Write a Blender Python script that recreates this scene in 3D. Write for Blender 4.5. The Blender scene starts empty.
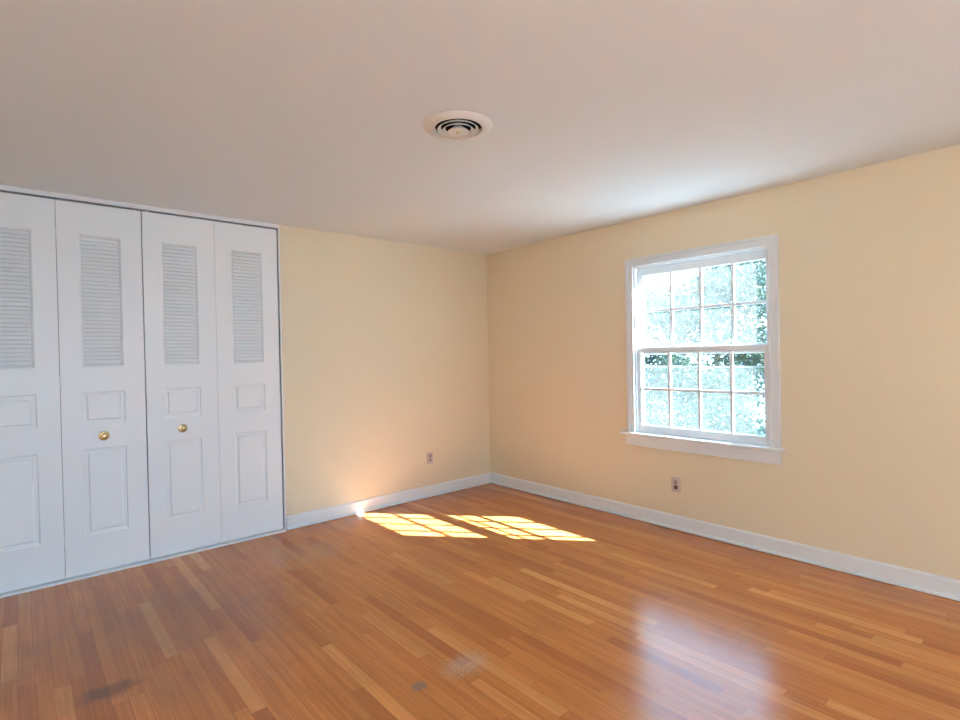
import bpy, bmesh, math, random
from mathutils import Vector, Matrix
random.seed(7)
C = bpy.context.scene.collection
SC = bpy.context.scene

# ---------------------------------------------------------------- camera
cam = bpy.data.cameras.new('camera'); cam_o = bpy.data.objects.new('camera', cam); C.objects.link(cam_o)
cam.sensor_width = 36.0; cam.lens = 533.1 / 960 * 36.0; cam.clip_start = 0.02; cam.clip_end = 200
F = Vector((0.65518314, 0.75539198, -0.01086355)); Rt = Vector((0.7551444, -0.65525516, -0.01994019)); U = Vector((0.02218106, -0.00486093, 0.99974215))
cam_o.matrix_world = Matrix(((Rt.x, U.x, -F.x, -3.8023), (Rt.y, U.y, -F.y, -4.2498), (Rt.z, U.z, -F.z, 1.3770), (0, 0, 0, 1)))
SC.camera = cam_o

# ---------------------------------------------------------------- view, sky, sun, fill lamps
vs = SC.view_settings; vs.view_transform = 'Standard'; vs.look = 'None'; vs.gamma = 1.0; vs.use_curve_mapping = False
vs.exposure = 0.10
SUN_STRENGTH = 90.0; SKY_STRENGTH = 7.3; FILL_HIGH = 275.0; FILL_LOW = 7.0
SUN_TO = Vector((-0.850, 0.985, -1.0))                       # the way the sunlight travels
w = bpy.data.worlds.new('sky'); SC.world = w; w.use_nodes = True
wn = w.node_tree; wn.nodes.clear()
wo = wn.nodes.new('ShaderNodeOutputWorld'); wb = wn.nodes.new('ShaderNodeBackground'); wb.inputs['Strength'].default_value = SKY_STRENGTH
tc = wn.nodes.new('ShaderNodeTexCoord'); sep = wn.nodes.new('ShaderNodeSeparateXYZ'); rmp = wn.nodes.new('ShaderNodeValToRGB')
rmp.color_ramp.elements[0].position = 0.0; rmp.color_ramp.elements[0].color = (0.60, 1.02, 1.42, 1)
rmp.color_ramp.elements[1].position = 0.7; rmp.color_ramp.elements[1].color = (0.34, 0.74, 1.42, 1)
wn.links.new(tc.outputs['Generated'], sep.inputs[0]); wn.links.new(sep.outputs['Z'], rmp.inputs[0])
wn.links.new(rmp.outputs[0], wb.inputs[0]); wn.links.new(wb.outputs[0], wo.inputs[0])
sl = bpy.data.lights.new('sun', 'SUN'); so = bpy.data.objects.new('sun', sl); C.objects.link(so)
sl.energy = SUN_STRENGTH; sl.angle = math.radians(0.5); sl.color = (0.86, 1.08, 1.20)
so.rotation_euler = SUN_TO.to_track_quat('-Z', 'Y').to_euler(); so.location = (6, -9, 9)

def area(name, loc, direction, sx, sy, power, color):
    l = bpy.data.lights.new(name, 'AREA'); l.shape = 'RECTANGLE'; l.size = sx; l.size_y = sy; l.energy = power; l.color = color
    o = bpy.data.objects.new(name, l); C.objects.link(o); o.location = loc
    o.rotation_euler = Vector(direction).to_track_quat('-Z', 'Y').to_euler(); return o
# fill lamp added outside the unseen rear opening, mainly for the lower doors
area('rear_fill_high', (-2.35, -9.5, 2.75), (0, 1, -0.12), 1.6, 1.6, FILL_HIGH, (0.50, 0.97, 1.45))
# second fill lamp added in that opening, tipped up to brighten the ceiling
area('rear_fill_low', (-3.3, -7.04, 1.35), (0, 1, 0.35), 2.0, 1.2, FILL_LOW, (0.54, 0.98, 1.38))

# ---------------------------------------------------------------- materials
def nmat(name):
    m = bpy.data.materials.new(name); m.use_nodes = True; n = m.node_tree
    return m, n, n.nodes['Principled BSDF'], n.nodes['Material Output']
def simple(name, col, rough=0.5, metal=0.0, spec=0.5, bump=0.0, bscale=60.0, var=0.0):
    m, n, b, o = nmat(name)
    b.inputs['Base Color'].default_value = (*col, 1); b.inputs['Roughness'].default_value = rough
    b.inputs['Metallic'].default_value = metal; b.inputs['Specular IOR Level'].default_value = spec
    t = n.nodes.new('ShaderNodeTexCoord'); nz = n.nodes.new('ShaderNodeTexNoise'); nz.inputs['Scale'].default_value = bscale; nz.inputs['Detail'].default_value = 4
    n.links.new(t.outputs['Object'], nz.inputs['Vector'])
    if bump:
        bp = n.nodes.new('ShaderNodeBump'); bp.inputs['Strength'].default_value = bump; bp.inputs['Distance'].default_value = 0.002
        n.links.new(nz.outputs['Fac'], bp.inputs['Height']); n.links.new(bp.outputs[0], b.inputs['Normal'])
    if var:
        n2 = n.nodes.new('ShaderNodeTexNoise'); n2.inputs['Scale'].default_value = 1.3; n2.inputs['Detail'].default_value = 2
        n.links.new(t.outputs['Object'], n2.inputs['Vector'])
        mx = n.nodes.new('ShaderNodeMix'); mx.data_type = 'RGBA'
        mx.inputs[6].default_value = (*[c * (1 - var) for c in col], 1); mx.inputs[7].default_value = (*[min(1, c * (1 + var)) for c in col], 1)
        n.links.new(n2.outputs['Fac'], mx.inputs[0]); n.links.new(mx.outputs[2], b.inputs['Base Color'])
    return m
M_WALL = simple('cream_wall_paint', (0.81, 0.675, 0.49), 0.62, 0, 0.3, 0.12, 220, 0.015)
M_CEIL = simple('white_ceiling_paint', (0.79, 0.82, 0.845), 0.8, 0, 0.2, 0.1, 180, 0.01)
M_TRIM = simple('white_semi_gloss_trim', (0.82, 0.82, 0.83), 0.35, 0, 0.5, 0.05, 40)
M_DOOR = simple('white_door_paint', (0.87, 0.87, 0.875), 0.42, 0, 0.45, 0.08, 150)
M_DARK = simple('closet_dark', (0.10, 0.09, 0.085), 0.9)
M_GAP = simple('dark_duct', (0.012, 0.010, 0.010), 0.9)
M_BRASS = simple('polished_brass', (0.62, 0.46, 0.24), 0.2, 1.0)
M_VENT = simple('white_vent_metal', (0.80, 0.77, 0.74), 0.4)
M_PLATE = simple('pinkish_outlet_plate', (0.62, 0.50, 0.46), 0.4)
M_RECEPT = simple('mauve_receptacle', (0.38, 0.27, 0.26), 0.4)
M_RECDARK = simple('brown_receptacle', (0.14, 0.08, 0.06), 0.4)
M_SLOT = simple('socket_slot', (0.03, 0.02, 0.02), 0.7)
M_STEEL = simple('steel', (0.6, 0.6, 0.6), 0.35, 1.0)
M_BAR = simple('painted_storm_frame', (0.62, 0.66, 0.64), 0.5)
M_GROUND = simple('outdoor_ground', (0.23, 0.25, 0.24), 0.9, 0, 0.2, 0.5, 30, 0.3)
M_BARK = simple('bark', (0.12, 0.09, 0.065), 0.9, 0, 0.2, 0.8, 25, 0.2)
M_SIDING = simple('outer_wall_paint', (0.55, 0.53, 0.50), 0.8)

def leaf_mat(name, a, b_):
    m, n, b, o = nmat(name)
    g = n.nodes.new('ShaderNodeNewGeometry'); r = n.nodes.new('ShaderNodeValToRGB')
    r.color_ramp.elements[0].color = (*a, 1); r.color_ramp.elements[1].color = (*b_, 1)
    n.links.new(g.outputs['Random Per Island'], r.inputs[0]); n.links.new(r.outputs[0], b.inputs['Base Color'])
    b.inputs['Roughness'].default_value = 0.55
    t = n.nodes.new('ShaderNodeBsdfTranslucent'); n.links.new(r.outputs[0], t.inputs[0])
    mx = n.nodes.new('ShaderNodeMixShader'); mx.inputs[0].default_value = 0.4
    n.links.new(b.outputs[0], mx.inputs[1]); n.links.new(t.outputs[0], mx.inputs[2]); n.links.new(mx.outputs[0], o.inputs[0]); return m
M_LEAF = leaf_mat('tree_leaf', (0.010, 0.024, 0.012), (0.03, 0.055, 0.026))
M_LEAF2 = leaf_mat('bush_leaf', (0.010, 0.024, 0.012), (0.036, 0.06, 0.03))

def glass_mat(name, dust, dust_col, gloss=0.06, scale=9.0, tint=(0.97, 0.99, 0.98)):
    """clear pane: see-through, a faint reflection, and a film of dust that scatters the sun that falls on it"""
    m, n, b, o = nmat(name); n.nodes.remove(b)
    tr = n.nodes.new('ShaderNodeBsdfTransparent'); tr.inputs[0].default_value = (*tint, 1)
    gl = n.nodes.new('ShaderNodeBsdfGlossy'); gl.inputs['Roughness'].default_value = 0.02
    mg = n.nodes.new('ShaderNodeMixShader'); mg.inputs[0].default_value = gloss
    n.links.new(tr.outputs[0], mg.inputs[1]); n.links.new(gl.outputs[0], mg.inputs[2])
    tl = n.nodes.new('ShaderNodeBsdfTranslucent'); tl.inputs[0].default_value = (*dust_col, 1)
    df = n.nodes.new('ShaderNodeBsdfDiffuse'); df.inputs[0].default_value = (*dust_col, 1)
    ad = n.nodes.new('ShaderNodeMixShader'); ad.inputs[0].default_value = 0.35
    n.links.new(tl.outputs[0], ad.inputs[1]); n.links.new(df.outputs[0], ad.inputs[2])
    t = n.nodes.new('ShaderNodeTexCoord'); nz = n.nodes.new('ShaderNodeTexNoise'); nz.inputs['Scale'].default_value = scale; nz.inputs['Detail'].default_value = 5
    n.links.new(t.outputs['Object'], nz.inputs['Vector'])
    mr = n.nodes.new('ShaderNodeMapRange'); mr.inputs['From Min'].default_value = 0.3; mr.inputs['From Max'].default_value = 0.7
    mr.inputs['To Min'].default_value = dust * 0.75; mr.inputs['To Max'].default_value = dust * 1.25
    n.links.new(nz.outputs['Fac'], mr.inputs['Value'])
    mx = n.nodes.new('ShaderNodeMixShader'); n.links.new(mr.outputs[0], mx.inputs[0])
    n.links.new(mg.outputs[0], mx.inputs[1]); n.links.new(ad.outputs[0], mx.inputs[2]); n.links.new(mx.outputs[0], o.inputs[0]); return m
M_GLASS_LOW = glass_mat('clean_pane', 0.004, (0.85, 0.9, 0.9))
M_GLASS_UP = glass_mat('dusty_pane', 0.03, (0.90, 0.88, 0.82))
M_SCREEN = glass_mat('insect_screen', 0.026, (0.88, 0.86, 0.82), 0.0, 40.0, (0.93, 0.95, 0.95))

# strip-oak floor: boards run along y, each with its own tone and grain
def floor_mat():
    m, n, b, o = nmat('oak_strip_floor'); N = n.nodes; Lk = n.links.new
    def math_(op, a=None, c=None, v=None):
        k = N.new('ShaderNodeMath'); k.operation = op
        for i, s in enumerate((a, c, v)):
            if s is None: continue
            if isinstance(s, (int, float)): k.inputs[i].default_value = s
            else: Lk(s, k.inputs[i])
        return k.outputs[0]
    tc = N.new('ShaderNodeTexCoord'); sp = N.new('ShaderNodeSeparateXYZ'); Lk(tc.outputs['Object'], sp.inputs[0])
    X, Y = sp.outputs['X'], sp.outputs['Y']
    u = math_('DIVIDE', X, 0.0572); row = math_('FLOOR', u); fu = math_('SUBTRACT', u, row)
    def wn1(src, off):
        k = N.new('ShaderNodeTexWhiteNoise'); k.noise_dimensions = '1D'; Lk(math_('ADD', src, off), k.inputs['W']); return k.outputs['Value']
    r1, r2 = wn1(row, 13.7), wn1(row, 91.3)
    length = math_('ADD', math_('MULTIPLY', r1, 0.75), 0.5)
    v = math_('DIVIDE', math_('ADD', Y, math_('MULTIPLY', r2, 9.0)), length); seg = math_('FLOOR', v); fv = math_('SUBTRACT', v, seg)
    cmb = N.new('ShaderNodeCombineXYZ'); Lk(row, cmb.inputs[0]); Lk(seg, cmb.inputs[1])
    wnz = N.new('ShaderNodeTexWhiteNoise'); wnz.noise_dimensions = '2D'; Lk(cmb.outputs[0], wnz.inputs['Vector'])
    rnd = wnz.outputs['Value']
    ramp = N.new('ShaderNodeValToRGB'); e = ramp.color_ramp.elements
    e[0].position = 0.0; e[0].color = FLOOR_COLS[0]; e[1].position = 1.0; e[1].color = FLOOR_COLS[3]
    k = e.new(0.25); k.color = FLOOR_COLS[1]; k = e.new(0.82); k.color = FLOOR_COLS[2]
    Lk(rnd, ramp.inputs[0])
    # grain: fine pores along the board, and wavy cathedral figure on some boards
    gv = N.new('ShaderNodeCombineXYZ'); Lk(math_('MULTIPLY', X, 75.0), gv.inputs[0]); Lk(math_('ADD', math_('MULTIPLY', Y, 2.6), math_('MULTIPLY', rnd, 37.0)), gv.inputs[1]); Lk(math_('MULTIPLY', rnd, 50.0), gv.inputs[2])
    g1 = N.new('ShaderNodeTexNoise'); g1.inputs['Scale'].default_value = 1.0; g1.inputs['Detail'].default_value = 3; g1.inputs['Roughness'].default_value = 0.6; Lk(gv.outputs[0], g1.inputs['Vector'])
    gw = N.new('ShaderNodeCombineXYZ'); Lk(math_('MULTIPLY', math_('SUBTRACT', fu, math_('ADD', 0.2, math_('MULTIPLY', r1, 0.6))), 1.15), gw.inputs[0]); Lk(math_('ADD', math_('MULTIPLY', Y, 0.9), math_('MULTIPLY', rnd, 23.0)), gw.inputs[1]); Lk(math_('MULTIPLY', rnd, 7.0), gw.inputs[2])
    wv = N.new('ShaderNodeTexWave'); wv.wave_type = 'RINGS'; wv.rings_direction = 'Y'; wv.inputs['Scale'].default_value = 2.6; wv.inputs['Distortion'].default_value = 4.5; wv.inputs['Detail'].default_value = 2; wv.inputs['Detail Scale'].default_value = 1.6; Lk(gw.outputs[0], wv.inputs['Vector'])
    g2 = N.new('ShaderNodeTexNoise'); g2.inputs['Scale'].default_value = 1.0; g2.inputs['Detail'].default_value = 2
    g2v = N.new('ShaderNodeCombineXYZ'); Lk(math_('MULTIPLY', X, 9.0), g2v.inputs[0]); Lk(math_('MULTIPLY', Y, 2.2), g2v.inputs[1]); Lk(g2v.outputs[0], g2.inputs['Vector'])
    gs = math_('ADD', math_('MULTIPLY', g1.outputs['Fac'], 0.55), math_('ADD', math_('MULTIPLY', wv.outputs['Fac'], 0.17), math_('MULTIPLY', g2.outputs['Fac'], 0.35)))
    gmul = N.new('ShaderNodeMapRange'); gmul.inputs['From Min'].default_value = 0.25; gmul.inputs['From Max'].default_value = 0.80; gmul.inputs['To Min'].default_value = 0.76; gmul.inputs['To Max'].default_value = 1.20; Lk(gs, gmul.inputs['Value'])
    hs = N.new('ShaderNodeMix'); hs.data_type = 'RGBA'; hs.blend_type = 'MULTIPLY'; hs.inputs[0].default_value = 1.0
    cc = N.new('ShaderNodeCombineColor'); [Lk(gmul.outputs[0], cc.inputs[i]) for i in range(3)]
    Lk(ramp.outputs[0], hs.inputs[6]); Lk(cc.outputs[0], hs.inputs[7])
    # worn grey patches by the closet and scuffs in the middle
    def blob(cx, cy, rx, ry, scale, lo, hi):
        a = math_('DIVIDE', math_('SUBTRACT', X, cx), rx); c = math_('DIVIDE', math_('SUBTRACT', Y, cy), ry)
        d = math_('SUBTRACT', 1.0, math_('SQRT', math_('ADD', math_('MULTIPLY', a, a), math_('MULTIPLY', c, c))))
        nz = N.new('ShaderNodeTexNoise'); nz.inputs['Scale'].default_value = scale; nz.inputs['Detail'].default_value = 5; Lk(tc.outputs['Object'], nz.inputs['Vector'])
        q = N.new('ShaderNodeMapRange'); q.interpolation_type = 'SMOOTHSTEP'; q.inputs['From Min'].default_value = lo; q.inputs['From Max'].default_value = hi
        Lk(math_('ADD', d, math_('SUBTRACT', nz.outputs['Fac'], 0.5)), q.inputs['Value']); return q.outputs[0]
    def over(prev, fac, amt, col):
        k = N.new('ShaderNodeMix'); k.data_type = 'RGBA'; Lk(math_('MULTIPLY', fac, amt), k.inputs[0]); Lk(prev, k.inputs[6]); k.inputs[7].default_value = (*col, 1); return k.outputs[2]
    col = hs.outputs[2]
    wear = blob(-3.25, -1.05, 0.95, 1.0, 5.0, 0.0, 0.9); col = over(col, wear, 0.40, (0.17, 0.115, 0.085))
    worn2 = blob(-2.3, -0.6, 0.5, 0.45, 9.0, 0.25, 0.8); col = over(col, worn2, 0.28, (0.40, 0.27, 0.18))
    stain = blob(-3.54, -1.54, 0.17, 0.09, 14.0, 0.1, 0.7); col = over(col, stain, 0.6, (0.10, 0.06, 0.045))
    sc1 = blob(-2.33, -2.41, 0.32, 0.22, 75.0, 0.50, 0.95); col = over(col, sc1, 0.55, (0.52, 0.36, 0.27))
    sc2 = blob(-2.57, -2.40, 0.06, 0.05, 60.0, 0.35, 0.55); col = over(col, sc2, 0.55, (0.18, 0.16, 0.15))
    # joints
    eu = math_('MINIMUM', fu, math_('SUBTRACT', 1.0, fu)); ev = math_('MULTIPLY', math_('MINIMUM', fv, math_('SUBTRACT', 1.0, fv)), length)
    j = math_('MAXIMUM', math_('LESS_THAN', eu, 0.014), math_('LESS_THAN', ev, 0.0009))
    col = over(col, j, 0.45, (0.06, 0.03, 0.015))
    Lk(col, b.inputs['Base Color'])
    ro = N.new('ShaderNodeMapRange'); ro.inputs['To Min'].default_value = 0.17; ro.inputs['To Max'].default_value = 0.25; Lk(g1.outputs['Fac'], ro.inputs['Value']); Lk(ro.outputs[0], b.inputs['Roughness'])
    b.inputs['Specular IOR Level'].default_value = 0.36
    bv = N.new('ShaderNodeCombineXYZ'); Lk(math_('MULTIPLY', X, 40.0), bv.inputs[0]); Lk(math_('MULTIPLY', Y, 9.0), bv.inputs[1])
    bn = N.new('ShaderNodeTexNoise'); bn.inputs['Scale'].default_value = 1.0; bn.inputs['Detail'].default_value = 3; bn.inputs['Distortion'].default_value = 1.5; Lk(bv.outputs[0], bn.inputs['Vector'])
    bp = N.new('ShaderNodeBump'); bp.inputs['Strength'].default_value = 0.22; bp.inputs['Distance'].default_value = 0.001
    Lk(bn.outputs['Fac'], bp.inputs['Height']); Lk(bp.outputs[0], b.inputs['Normal'])
    return m
FLOOR_COLS = [(0.45, 0.140, 0.038, 1), (0.54, 0.180, 0.048, 1), (0.59, 0.205, 0.056, 1), (0.70, 0.29, 0.090, 1)]
M_FLOOR = floor_mat()

# ---------------------------------------------------------------- mesh helpers
def box(bm, x0, x1, y0, y1, z0, z1):
    vs_ = [bm.verts.new((x, y, z)) for x in (x0, x1) for y in (y0, y1) for z in (z0, z1)]
    for f in ((0, 1, 3, 2), (4, 6, 7, 5), (0, 4, 5, 1), (2, 3, 7, 6), (0, 2, 6, 4), (1, 5, 7, 3)):
        bm.faces.new([vs_[i] for i in f])
def obj(name, bm, mat, parent=None, bevel=0.0, smooth=False):
    bmesh.ops.recalc_face_normals(bm, faces=bm.faces)
    me = bpy.data.meshes.new(name); bm.to_mesh(me); bm.free()
    me.materials.append(mat); o = bpy.data.objects.new(name, me); C.objects.link(o)
    if parent: o.parent = parent
    if smooth:
        for p in me.polygons: p.use_smooth = True
    if bevel:
        b = o.modifiers.new('bevel', 'BEVEL'); b.width = bevel; b.segments = 2; b.limit_method = 'ANGLE'; b.angle_limit = math.radians(40)
    return o
def boxes(name, lst, mat, parent=None, bevel=0.0):
    bm = bmesh.new()
    for b in lst: box(bm, *b)
    return obj(name, bm, mat, parent, bevel)
def tag(o, label=None, cat=None, group=None, kind=None):
    for k, v in (('label', label), ('category', cat), ('group', group), ('kind', kind)):
        if v: o[k] = v
    return o
def empty(name, loc):
    o = bpy.data.objects.new(name, None); C.objects.link(o); o.location = loc; o.empty_display_size = 0.1; return o
def lathe(bm, prof, seg=48, axis='z', at=(0, 0, 0)):
    """prof: (radius, height) from one end to the other"""
    rings = []
    for r, h in prof:
        if r < 1e-6: ring = [bm.verts.new((0, 0, h))]
        else: ring = [bm.verts.new((r * math.cos(2 * math.pi * i / seg), r * math.sin(2 * math.pi * i / seg), h)) for i in range(seg)]
        rings.append(ring)
    for a, b in zip(rings, rings[1:]):
        for i in range(seg):
            j = (i + 1) % seg
            p = [a[i % len(a)], a[j % len(a)], b[j % len(b)], b[i % len(b)]]; q = []
            for v in p:
                if v not in q: q.append(v)
            if len(q) > 2: bm.faces.new(q)
    vv = [v for r in rings for v in r]
    for v in vv:
        x, y, z = v.co
        if axis == 'y': v.co = Vector((x, -z, y))            # height runs towards -y
        v.co += Vector(at)
def sweep(bm, prof, a, b, out):
    """prof: (offset out of the wall, height z); swept from point a to b (xy), out = xy normal"""
    pa = [bm.verts.new((a[0] + out[0] * d, a[1] + out[1] * d, z)) for d, z in prof]
    pb = [bm.verts.new((b[0] + out[0] * d, b[1] + out[1] * d, z)) for d, z in prof]
    n = len(prof)
    for i in range(n):
        j = (i + 1) % n; bm.faces.new((pa[i], pa[j], pb[j], pb[i]))
    bm.faces.new(pa[::-1]); bm.faces.new(pb)

# ---------------------------------------------------------------- room shell
XL, YF, H = -4.62, -7.0, 2.44
CL, CR, CH = -4.064, -2.218, 2.409                            # closet opening
WY0, WY1, WZ0, WZ1 = -2.835, -1.783, 0.695, 2.068             # rough window opening, right wall
bm = bmesh.new(); box(bm, XL, 0, YF, 0.02, -0.03, 0.0)
tag(obj('floor', bm, M_FLOOR), 'worn orange oak strip floor of narrow boards', 'floor', kind='structure')
# ceiling with the round duct hole
VX, VY = -2.233, -2.319
bm = bmesh.new()
outer = [bm.verts.new(p) for p in ((XL - .1, YF - .1, H), (0.1, YF - .1, H), (0.1, 0.8, H), (XL - .1, 0.8, H))]
ring = [bm.verts.new((VX + .112 * math.cos(t * math.pi / 24), VY + .112 * math.sin(t * math.pi / 24), H)) for t in range(48)]
ed = [bm.edges.new((outer[i], outer[(i + 1) % 4])) for i in range(4)] + [bm.edges.new((ring[i], ring[(i + 1) % 48])) for i in range(48)]
bmesh.ops.triangle_fill(bm, edges=ed, use_beauty=True)
r = bmesh.ops.extrude_face_region(bm, geom=bm.faces[:])
bmesh.ops.translate(bm, verts=[v for v in r['geom'] if isinstance(v, bmesh.types.BMVert)], vec=(0, 0, 0.12))
tag(obj('ceiling', bm, M_CEIL), 'plain white painted ceiling with a round air vent', 'ceiling', kind='structure')
tag(boxes('wall_back', [(CR + .012, 0.0, 0, .12, 0, H), (XL, CL - .012, 0, .12, 0, H)], M_WALL), 'cream painted wall right of the white closet doors', 'wall', kind='structure')
tag(boxes('wall_right', [(0, .13, YF - .1, WY0, 0, H), (0, .13, WY1, .12, 0, H), (0, .13, WY0, WY1, 0, WZ0), (0, .13, WY0, WY1, WZ1, H)], M_WALL), 'cream painted wall around the sash window', 'wall', kind='structure')
tag(boxes('wall_left', [(XL - .1, XL, YF - .1, .12, 0, H)], M_WALL), 'cream painted wall left of the closet', 'wall', kind='structure')
RX0, RX1, RZ0, RZ1 = -4.3, -2.45, 0.72, 2.08
tag(boxes('wall_front', [(XL, RX0, YF - .1, YF, 0, H), (RX1, 0, YF - .1, YF, 0, H), (RX0, RX1, YF - .1, YF, 0, RZ0), (RX0, RX1, YF - .1, YF, RZ1, H)], M_WALL), 'cream painted wall opposite the closet', 'wall', kind='structure')
# closet cavity
tag(boxes('wall_closet', [(CL - .1, CR + .1, .66, .72, 0, H), (CL - .1, CL - .03, .12, .66, 0, H), (CR + .03, CR + .1, .12, .66, 0, H), (CL - .1, CR + .1, .1, .72, -.03, 0)], M_DARK), 'dark closet interior behind the folding doors', 'wall', kind='structure')
# baseboards: board, eased top, quarter-round shoe
BP = [(0, .004), (.027, .004), (.027, .012), (.024, .018), (.018, .0225), (.0135, .0235), (.0135, .096), (.011, .103), (.006, .109), (0, .110)]
bm = bmesh.new(); sweep(bm, BP, (CR + .013, 0), (0, 0), (0, -1)); tag(obj('baseboard_back', bm, M_TRIM), 'white baseboard along the cream wall beside the closet', 'baseboard', kind='structure')
bm = bmesh.new(); sweep(bm, BP, (0, YF), (0, 0), (-1, 0)); tag(obj('baseboard_right', bm, M_TRIM), 'white baseboard under the window', 'baseboard', kind='structure')
bm = bmesh.new(); sweep(bm, BP, (XL, YF), (XL, 0), (1, 0)); tag(obj('baseboard_left', bm, M_TRIM), 'white baseboard along the left wall', 'baseboard', kind='structure')
bm = bmesh.new(); sweep(bm, BP, (XL, YF), (0, YF), (0, 1)); tag(obj('baseboard_front', bm, M_TRIM), 'white baseboard opposite the closet', 'baseboard', kind='structure')
# closet trim: head board, side jambs, bottom track
tag(boxes('trim_1', [(CL - .012, CR + .012, -.006, .018, CH, H)], M_TRIM, bevel=.002), 'thin white head trim between closet doors and ceiling', 'trim', kind='structure')
tag(boxes('trim_2', [(CR, CR + .012, -.004, .10, 0, CH), (CL - .012, CL, -.004, .10, 0, CH)], M_TRIM), 'narrow white jamb strip at the closet opening', 'trim', kind='structure')
tag(boxes('trim_3', [(CL, CR, -.036, .06, 0, .0135)], M_TRIM, bevel=.0015), 'white bottom track strip under the closet doors', 'trim', kind='structure')

# ---------------------------------------------------------------- closet doors (two folding pairs)
LEAF_T = .032
DZ0, DZ1 = .0185, 2.397
def rect_rings(bm, x0, x1, z0, z1, prof):
    """concentric rectangle rings: prof = (inset, depth y); last ring is filled"""
    rings = []
    for i, d in prof:
        rings.append([bm.verts.new(p) for p in ((x0 + i, d, z0 + i), (x1 - i, d, z0 + i), (x1 - i, d, z1 - i), (x0 + i, d, z1 - i))])
    for a, b in zip(rings, rings[1:]):
        for k in range(4):
            bm.faces.new((a[k], a[(k + 1) % 4], b[(k + 1) % 4], b[k]))
    bm.faces.new(rings[-1])
HOLE = [(.258, .815), (.975, 1.182), (1.342, 2.200)]
def make_leaf(parent, xa, xb, knob):
    """one leaf between xa and xb, front face at y = 0"""
    wd = xb - xa; ha, hb = xa + wd * .232, xb - wd * .252
    zs = [DZ0, HOLE[0][0], HOLE[0][1], HOLE[1][0], HOLE[1][1], HOLE[2][0], HOLE[2][1], DZ1]
    bm = bmesh.new()
    # front face as a grid with three openings, plus sides and back
    xs = [xa, ha, hb, xb]
    gv = [[bm.verts.new((x, 0, z)) for z in zs] for x in xs]
    for i in range(3):
        for k in range(7):
            if i == 1 and k in (1, 3, 5): continue
            bm.faces.new((gv[i][k], gv[i + 1][k], gv[i + 1][k + 1], gv[i][k + 1]))
    edge = [e for e in bm.edges if e.is_boundary and all((abs(v.co.x - xa) < 1e-6 or abs(v.co.x - xb) < 1e-6 or abs(v.co.z - DZ0) < 1e-6 or abs(v.co.z - DZ1) < 1e-6) for v in e.verts) and not (e.verts[0].co.x > xa + .01 and e.verts[0].co.x < xb - .01 and e.verts[0].co.z > DZ0 + .01 and e.verts[0].co.z < DZ1 - .01)]
    ex = bmesh.ops.extrude_edge_only(bm, edges=edge)
    nv = [v for v in ex['geom'] if isinstance(v, bmesh.types.BMVert)]
    bmesh.ops.translate(bm, verts=nv, vec=(0, LEAF_T, 0))
    box(bm, xa + .001, xb - .001, LEAF_T - .004, LEAF_T, DZ0 + .001, DZ1 - .001)
    leaf = obj('leaf', bm, M_DOOR, parent)
    for z0, z1 in HOLE[:2]:
        bm = bmesh.new(); rect_rings(bm, ha, hb, z0, z1, [(0, 0), (.002, .0015), (.006, .0070), (.0245, .0090), (.0260, .0075), (.0315, .0012), (.035, .0008)])
        obj('raised_panel', bm, M_DOOR, leaf)
    z0, z1 = HOLE[2]
    bm = bmesh.new(); rect_rings(bm, ha, hb, z0, z1, [(0, 0), (.004, .001), (.016, .010), (.018, .020)])
    n = 32; pitch = (z1 - z0 - .040) / n
    for s in range(n):
        zc = z0 + .020 + pitch * (s + .5)
        # slat leaning: top set back, bottom edge to the front
        h, t = pitch * .60, .0055
        pts = [(.0105, zc + h * .78), (.0145, zc + h * .78), (.0065, zc - h * .70), (.0012, zc - h * .66), (.0006, zc - h * .42)]
        va = [bm.verts.new((ha + .0165, y, z)) for y, z in pts]; vb = [bm.verts.new((hb - .0165, y, z)) for y, z in pts]
        for i in range(5):
            j = (i + 1) % 5; bm.faces.new((va[i], va[j], vb[j], vb[i]))
        bm.faces.new(va[::-1]); bm.faces.new(vb)
    obj('louver_panel', bm, M_DOOR, leaf)
    if knob:
        bm = bmesh.new()
        prof = [(0, 0), (.029, 0), (.030, .002), (.0285, .004), (.022, .0052), (.012, .0062), (.0090, .010), (.0085, .018), (.012, .0215), (.018, .025), (.0205, .029), (.0195, .033), (.015, .0365), (.008, .0385), (0, .039)]
        lathe(bm, prof, 40, 'y', ((xa + xb) / 2 - .010, -.0003, .893))
        obj('knob', bm, M_BRASS, leaf, smooth=True)['label'] = 'round polished brass knob'
    return leaf
def bifold(name, label, xs, knobs):
    r = empty(name, (0, 0, 0)); tag(r, label, 'closet door', 'white bifold closet doors', 'structure')
    for (a, b), k in zip(xs, knobs): make_leaf(r, a, b, k)
    bm = bmesh.new()
    hx = xs[0][1] + .0015
    for z in (.25, 1.25, 2.2): box(bm, hx - .012, hx + .012, LEAF_T, LEAF_T + .003, z - .035, z + .035)
    obj('hinge', bm, M_STEEL, r)
    bm = bmesh.new()
    px = xs[1][1] - .035 if name == 'door_1' else xs[0][0] + .035
    lathe(bm, [(0, DZ1 - .01), (.006, DZ1 - .01), (.006, CH), (0, CH)], 12, 'z', (px, .016, 0))
    obj('guide_pin', bm, M_TRIM, r)
    return r
bifold('door_1', 'white folding closet door pair at the left edge, brass knob on its right leaf', [(-4.058, -3.6055), (-3.6025, -3.148)], [False, True])
bifold('door_2', 'white folding closet door pair next to the cream wall, brass knob on its left leaf', [(-3.142, -2.6885), (-2.6865, -2.2295)], [True, False])

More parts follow.
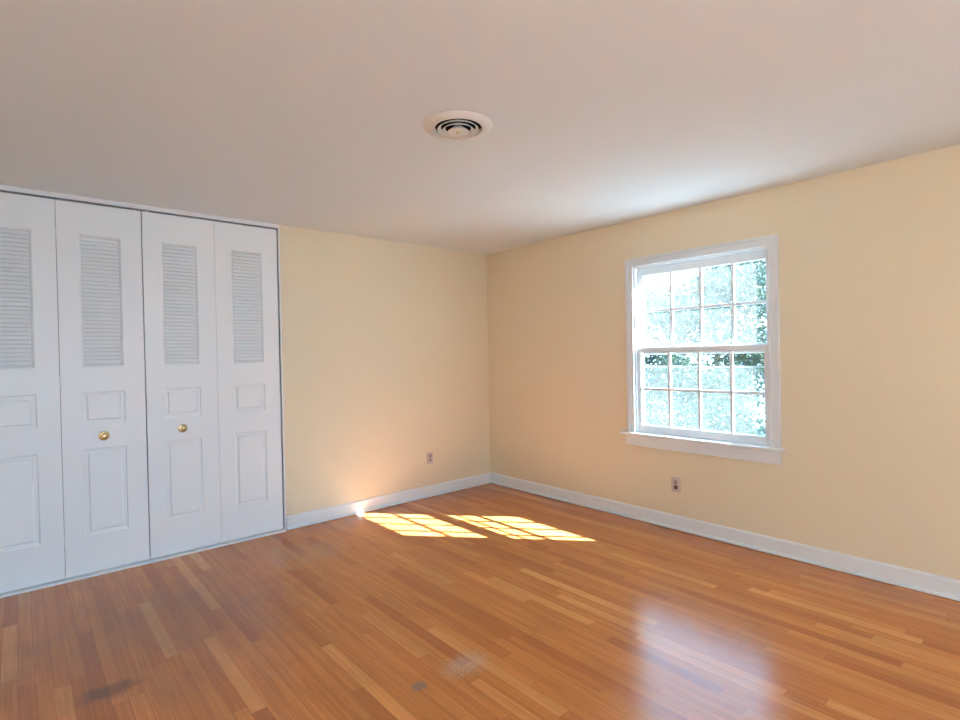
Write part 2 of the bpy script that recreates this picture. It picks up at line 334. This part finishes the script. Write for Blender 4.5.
# ---------------------------------------------------------------- window in the right wall
win = empty('window_1', (0, (WY0 + WY1) / 2, WZ0))
tag(win, 'white double-hung sash window with eight panes in each sash', 'window', kind='structure')
def wobj(name, lst, mat, parent=win, bevel=0.0, label=None):
    bm = bmesh.new()
    for b in lst: box(bm, *b)
    o = obj(name, bm, mat, parent, bevel)
    if label: o['label'] = label
    o.matrix_parent_inverse = Matrix.Translation(-Vector(win.location)) if parent == win else Matrix.Identity(4)
    return o
JY0, JY1 = -2.823, -1.793                                     # clear width between the jambs
# casing with back band and inner bead
ca = []
for d0, d1, t in ((.0, .012, .019), (.012, .050, .013), (.050, .067, .021)):
    ca += [(-t, 0, JY1 + d0, JY1 + d1, .715, 2.060 + d1), (-t, 0, JY0 - d1, JY0 - d0, .715, 2.060 + d1), (-t, 0, JY0 - d0, JY1 + d0, 2.060 + d0, 2.060 + d1)]
wobj('casing', ca, M_TRIM, bevel=.002)
wobj('stool', [(-.042, .045, -2.912, -1.672, .693, .715)], M_TRIM, bevel=.005)
wobj('apron', [(-.016, 0, -2.888, -1.702, .606, .693)], M_TRIM, bevel=.003)
wobj('jamb_frame', [(0, .13, JY1, WY1, WZ0, WZ1), (0, .13, WY0, JY0, WZ0, WZ1), (0, .13, JY0, JY1, 2.060, WZ1), (.045, .15, JY0, JY1, WZ0, .713),
                    (.0, .018, JY1 - .012, JY1, .715, 2.06), (.0, .018, JY0, JY0 + .012, .715, 2.06), (0, .018, JY0, JY1, 2.048, 2.06),
                    (.060, .066, JY1 - .010, JY1, .713, 2.06), (.060, .066, JY0, JY0 + .010, .713, 2.06),
                    (.106, .118, JY1 - .015, JY1, .713, 2.06), (.106, .118, JY0, JY0 + .015, .713, 2.06), (.106, .118, JY0, JY1, 2.045, 2.06)], M_TRIM, bevel=.001)
COLS = [-2.077, -2.316, -2.555]
def sash(name, x0, x1, z0, z1, rb, rt, st, mz, glass, gx):
    gy0, gy1 = JY0 + st, JY1 - st
    s = wobj(name, [(x0, x1, JY0 + .002, gy0, z0, z1), (x0, x1, gy1, JY1 - .002, z0, z1), (x0, x1, gy0, gy1, z0, z0 + rb), (x0, x1, gy0, gy1, z1 - rt, z1)], M_TRIM, bevel=.002)
    mb = [(x0 + .006, x1 - .006, y - .0105, y + .0105, z0 + rb, z1 - rt) for y in COLS] + [(x0 + .0055, x1 - .0055, gy0, gy1, mz - .0105, mz + .0105)]
    m = boxes('muntin_grille', mb, M_TRIM, s, .002)
    g = boxes('glass', [(gx, gx + .003, gy0, gy1, z0 + rb, z1 - rt)], glass, s)
    return s
sash('lower_sash', .022, .058, .716, 1.404, .062, .045, .042, 1.070, M_GLASS_LOW, .040)
sash('upper_sash', .068, .104, 1.345, 2.046, .069, .056, .042, 1.698, M_GLASS_UP, .086)
# half screen in the outer track under the upper sash: frame with a pale top bar, and its mesh
SY0, SY1 = JY0 + .002, JY1 - .002
wobj('screen_frame', [(.072, .088, SY0, SY0 + .018, .713, 1.2425), (.072, .088, SY1 - .018, SY1, .713, 1.2425), (.072, .088, SY0 + .018, SY1 - .018, .713, .738)], M_TRIM, bevel=.001)
wobj('screen_top_bar', [(.068, .082, SY0, SY1, 1.2425, 1.255)], M_BAR, label='grey green top bar of the screen')
wobj('insect_screen', [(.080, .081, SY0 + .018, SY1 - .018, .738, 1.2425)], M_SCREEN, label='hazy sunlit insect screen')
wobj('outer_trim', [(.13, .150, WY1, WY1 + .08, WZ0 - .02, WZ1 + .09), (.13, .150, WY0 - .08, WY0 + .05, WZ0 - .02, WZ1 + .09), (.13, .150, WY0, WY1, WZ1 + .005, WZ1 + .09), (.13, .19, WY0 - .08, WY1 + .08, WZ0 - .05, WZ0)], M_TRIM)

# trimmed opening added out of view behind the camera for the fill lamps
tag(boxes('added_window', [(RX0 - .06, RX0, YF, YF + .015, RZ0 - .06, RZ1 + .06), (RX1, RX1 + .06, YF, YF + .015, RZ0 - .06, RZ1 + .06), (RX0, RX1, YF, YF + .015, RZ1, RZ1 + .06), (RX0, RX1, YF, YF + .03, RZ0 - .06, RZ0)], M_TRIM), 'white casing of an added, unseen window opposite the closet', 'window', kind='structure')

# ---------------------------------------------------------------- ceiling vent
v = empty('ceiling_vent', (VX, VY, H))
tag(v, 'round white air vent with concentric rings set in the ceiling', 'air vent')
def vpart(name, prof, mat, smooth=True, closed=False):
    bm = bmesh.new(); lathe(bm, prof, 64)
    o = obj(name, bm, mat, v, smooth=False)
    for p in o.data.polygons: p.use_smooth = True
    m = o.modifiers.new('edge', 'EDGE_SPLIT'); m.split_angle = math.radians(35); return o
vpart('flange', [(.158, -.0005), (.160, -.003), (.157, -.006), (.120, -.017), (.114, -.018), (.110, -.016), (.108, -.006), (.110, 0.0), (.150, -.0002), (.158, -.0005)], M_VENT)
vpart('duct_collar', [(.1105, -.004), (.1095, .10), (0, .10)], M_GAP)
def cone(r, z, wd, hh): return [(r, z), (r + .001, z + .0015), (r - wd, z + hh), (r - wd - .002, z + hh - .0005), (r - .0015, z - .0008), (r, z)]
vpart('diffuser_ring', cone(.095, -.020, .013, .012), M_VENT)
vpart('diffuser_ring', cone(.074, -.025, .013, .012), M_VENT)
vpart('diffuser_disc', [(0, -.0285), (.020, -.030), (.046, -.031), (.050, -.0300), (.049, -.0285), (.024, -.008), (0, -.006)], M_VENT)
bm = bmesh.new(); lathe(bm, [(0, -.0385), (.005, -.038), (.0085, -.035), (.009, -.031), (.006, -.0295), (0, -.029)], 24)
obj('adjuster_screw', bm, M_BRASS, v, smooth=True)['label'] = 'small brass screw'

# ---------------------------------------------------------------- wall outlets
def outlet(label, loc, rot, dark):
    r = empty('wall_outlet', loc); r.rotation_euler.z = rot      # local: plate faces -y
    tag(r, label, 'outlet', 'wall outlets')
    bm = bmesh.new(); box(bm, -.036, .036, -.006, 0, -.058, .058); obj('cover_plate', bm, M_PLATE, r, .003)
    for k, z in enumerate((.0195, -.0195)):
        bm = bmesh.new(); lathe(bm, [(0, .0062), (.0005, .0085), (.0155, .0085), (.017, .0075), (.017, .005)], 28, 'y', (0, 0, z))
        m = M_RECDARK if (dark and k == 1) else M_RECEPT
        q = obj('receptacle', bm, m, r)
        if dark and k == 1: q['label'] = 'dark brown receptacle'
        bm = bmesh.new(); box(bm, -.0075, -.005, -.0090, -.0083, z - .001, z + .009); box(bm, .005, .0075, -.0090, -.0083, z - .001, z + .008); box(bm, -.003, .003, -.0090, -.0083, z - .0115, z - .006)
        obj('slots', bm, M_SLOT, q)
    bm = bmesh.new(); lathe(bm, [(0, .0085), (.003, .0078), (.0036, .0058)], 14, 'y'); obj('screw', bm, M_STEEL, r)
outlet('pinkish outlet low on the cream wall between closet and corner', (-.787, 0, .377), 0, False)
outlet('outlet under the window with a dark brown lower socket', (0, -2.138, .345), -math.pi / 2, True)

# ---------------------------------------------------------------- outdoors
GZ = -.45
bm = bmesh.new(); box(bm, .24, 40, -25, 25, GZ - .1, GZ)
tag(obj('ground', bm, M_GROUND), 'sunlit ground outside the window', 'ground', kind='structure')
def foliage(name, parent, clumps, n, size, mat):
    bm = bmesh.new()
    for i in range(n):
        c, rad = random.choice(clumps)
        d = Vector((random.gauss(0, 1), random.gauss(0, 1), random.gauss(0, 1))).normalized() * (random.random() ** .45)
        p = Vector(c) + Vector((d.x * rad[0], d.y * rad[1], d.z * rad[2]))
        a = Vector((random.gauss(0, 1), random.gauss(0, 1), random.gauss(0, .6))).normalized(); b = a.cross(Vector((random.gauss(0, 1), random.gauss(0, 1), random.gauss(0, 1)))).normalized()
        s = size * random.uniform(.6, 1.3); nrm = a.cross(b) * s * .12
        q = [p - a * s * .5, p - a * s * .12 + b * s * .24 + nrm, p + a * s * .2 + b * s * .2 + nrm, p + a * s * .55 - nrm, p + a * s * .2 - b * s * .2 + nrm, p - a * s * .12 - b * s * .24 + nrm]
        bm.faces.new([bm.verts.new(x) for x in q])
    me = bpy.data.meshes.new(name); bm.to_mesh(me); bm.free(); me.materials.append(mat)
    o = bpy.data.objects.new(name, me); C.objects.link(o); o.parent = parent; return o
def limb(bm, a, b, ra, rb, seg=9):
    a, b = Vector(a), Vector(b); d = (b - a).normalized(); s = d.orthogonal().normalized(); t = d.cross(s)
    A = [bm.verts.new(a + (s * math.cos(k * 2 * math.pi / seg) + t * math.sin(k * 2 * math.pi / seg)) * ra) for k in range(seg)]
    B = [bm.verts.new(b + (s * math.cos(k * 2 * math.pi / seg) + t * math.sin(k * 2 * math.pi / seg)) * rb) for k in range(seg)]
    for k in range(seg): bm.faces.new((A[k], A[(k + 1) % seg], B[(k + 1) % seg], B[k]))
    bm.faces.new(A[::-1]); bm.faces.new(B)
def tree(loc, h, rad, n, label, leaf=.13):
    r = empty('leafy_tree', loc); tag(r, label, 'tree', 'trees outside the window')
    bm = bmesh.new(); limb(bm, (0, 0, 0), (.05, .03, h * .45), .12, .09); limb(bm, (.05, .03, h * .45), (0, .1, h * .85), .09, .03)
    cl = []
    for k in range(11):
        a = k * 2.399; q = rad * (.35 + .5 * random.random()); z = h * (.22 + .72 * ((k * .618) % 1))
        c = (q * math.cos(a), q * math.sin(a), z); cl.append((c, (rad * .45, rad * .45, rad * .38)))
        limb(bm, (.03, .03, max(.3, z - .6)), c, .035, .012, 6)
    obj('trunk', bm, M_BARK, r); foliage('crown', r, cl, n, leaf, M_LEAF); return r
def bush(loc, h, rad, n, label, leaf=.075):
    r = empty('leafy_bush', loc); tag(r, label, 'bush', 'bushes outside the window')
    bm = bmesh.new(); cl = []
    for k in range(9):
        a = k * 2.399; q = rad * .65 * math.sqrt((k + .5) / 9); z = h * (.3 + .5 * random.random())
        c = (q * math.cos(a), q * math.sin(a), z); cl.append((c, (rad * .42, rad * .42, h * .32))); limb(bm, (q * .2 * math.cos(a), q * .2 * math.sin(a), 0), c, .018, .007, 6)
    obj('stems', bm, M_BARK, r); foliage('crown', r, cl, n, leaf, M_LEAF2); return r
tree((8.5, .2, GZ), 4.7, 2.0, 11000, 'leafy tree seen through the right panes of the window', .10)
tree((8.2, 3.4, GZ), 3.5, 1.5, 8000, 'leafy tree seen through the left panes of the window', .10)
tree((13.0, 3.6, GZ), 4.4, 2.3, 8000, 'wide leafy tree standing behind the nearer ones', .15)
bush((2.6, -1.55, GZ), 1.25, .6, 3600, 'low green bush close below the right window panes', .06)
bush((3.4, -.1, GZ), 1.15, .7, 3600, 'low green bush close below the left window panes', .06)
bush((5.5, .3, GZ), 1.75, 1.0, 5200, 'broad green bush filling the middle of the lower panes', .08)
bush((6.3, 2.75, GZ), 1.65, 1.0, 4200, 'broad green bush beyond the left window panes', .08)
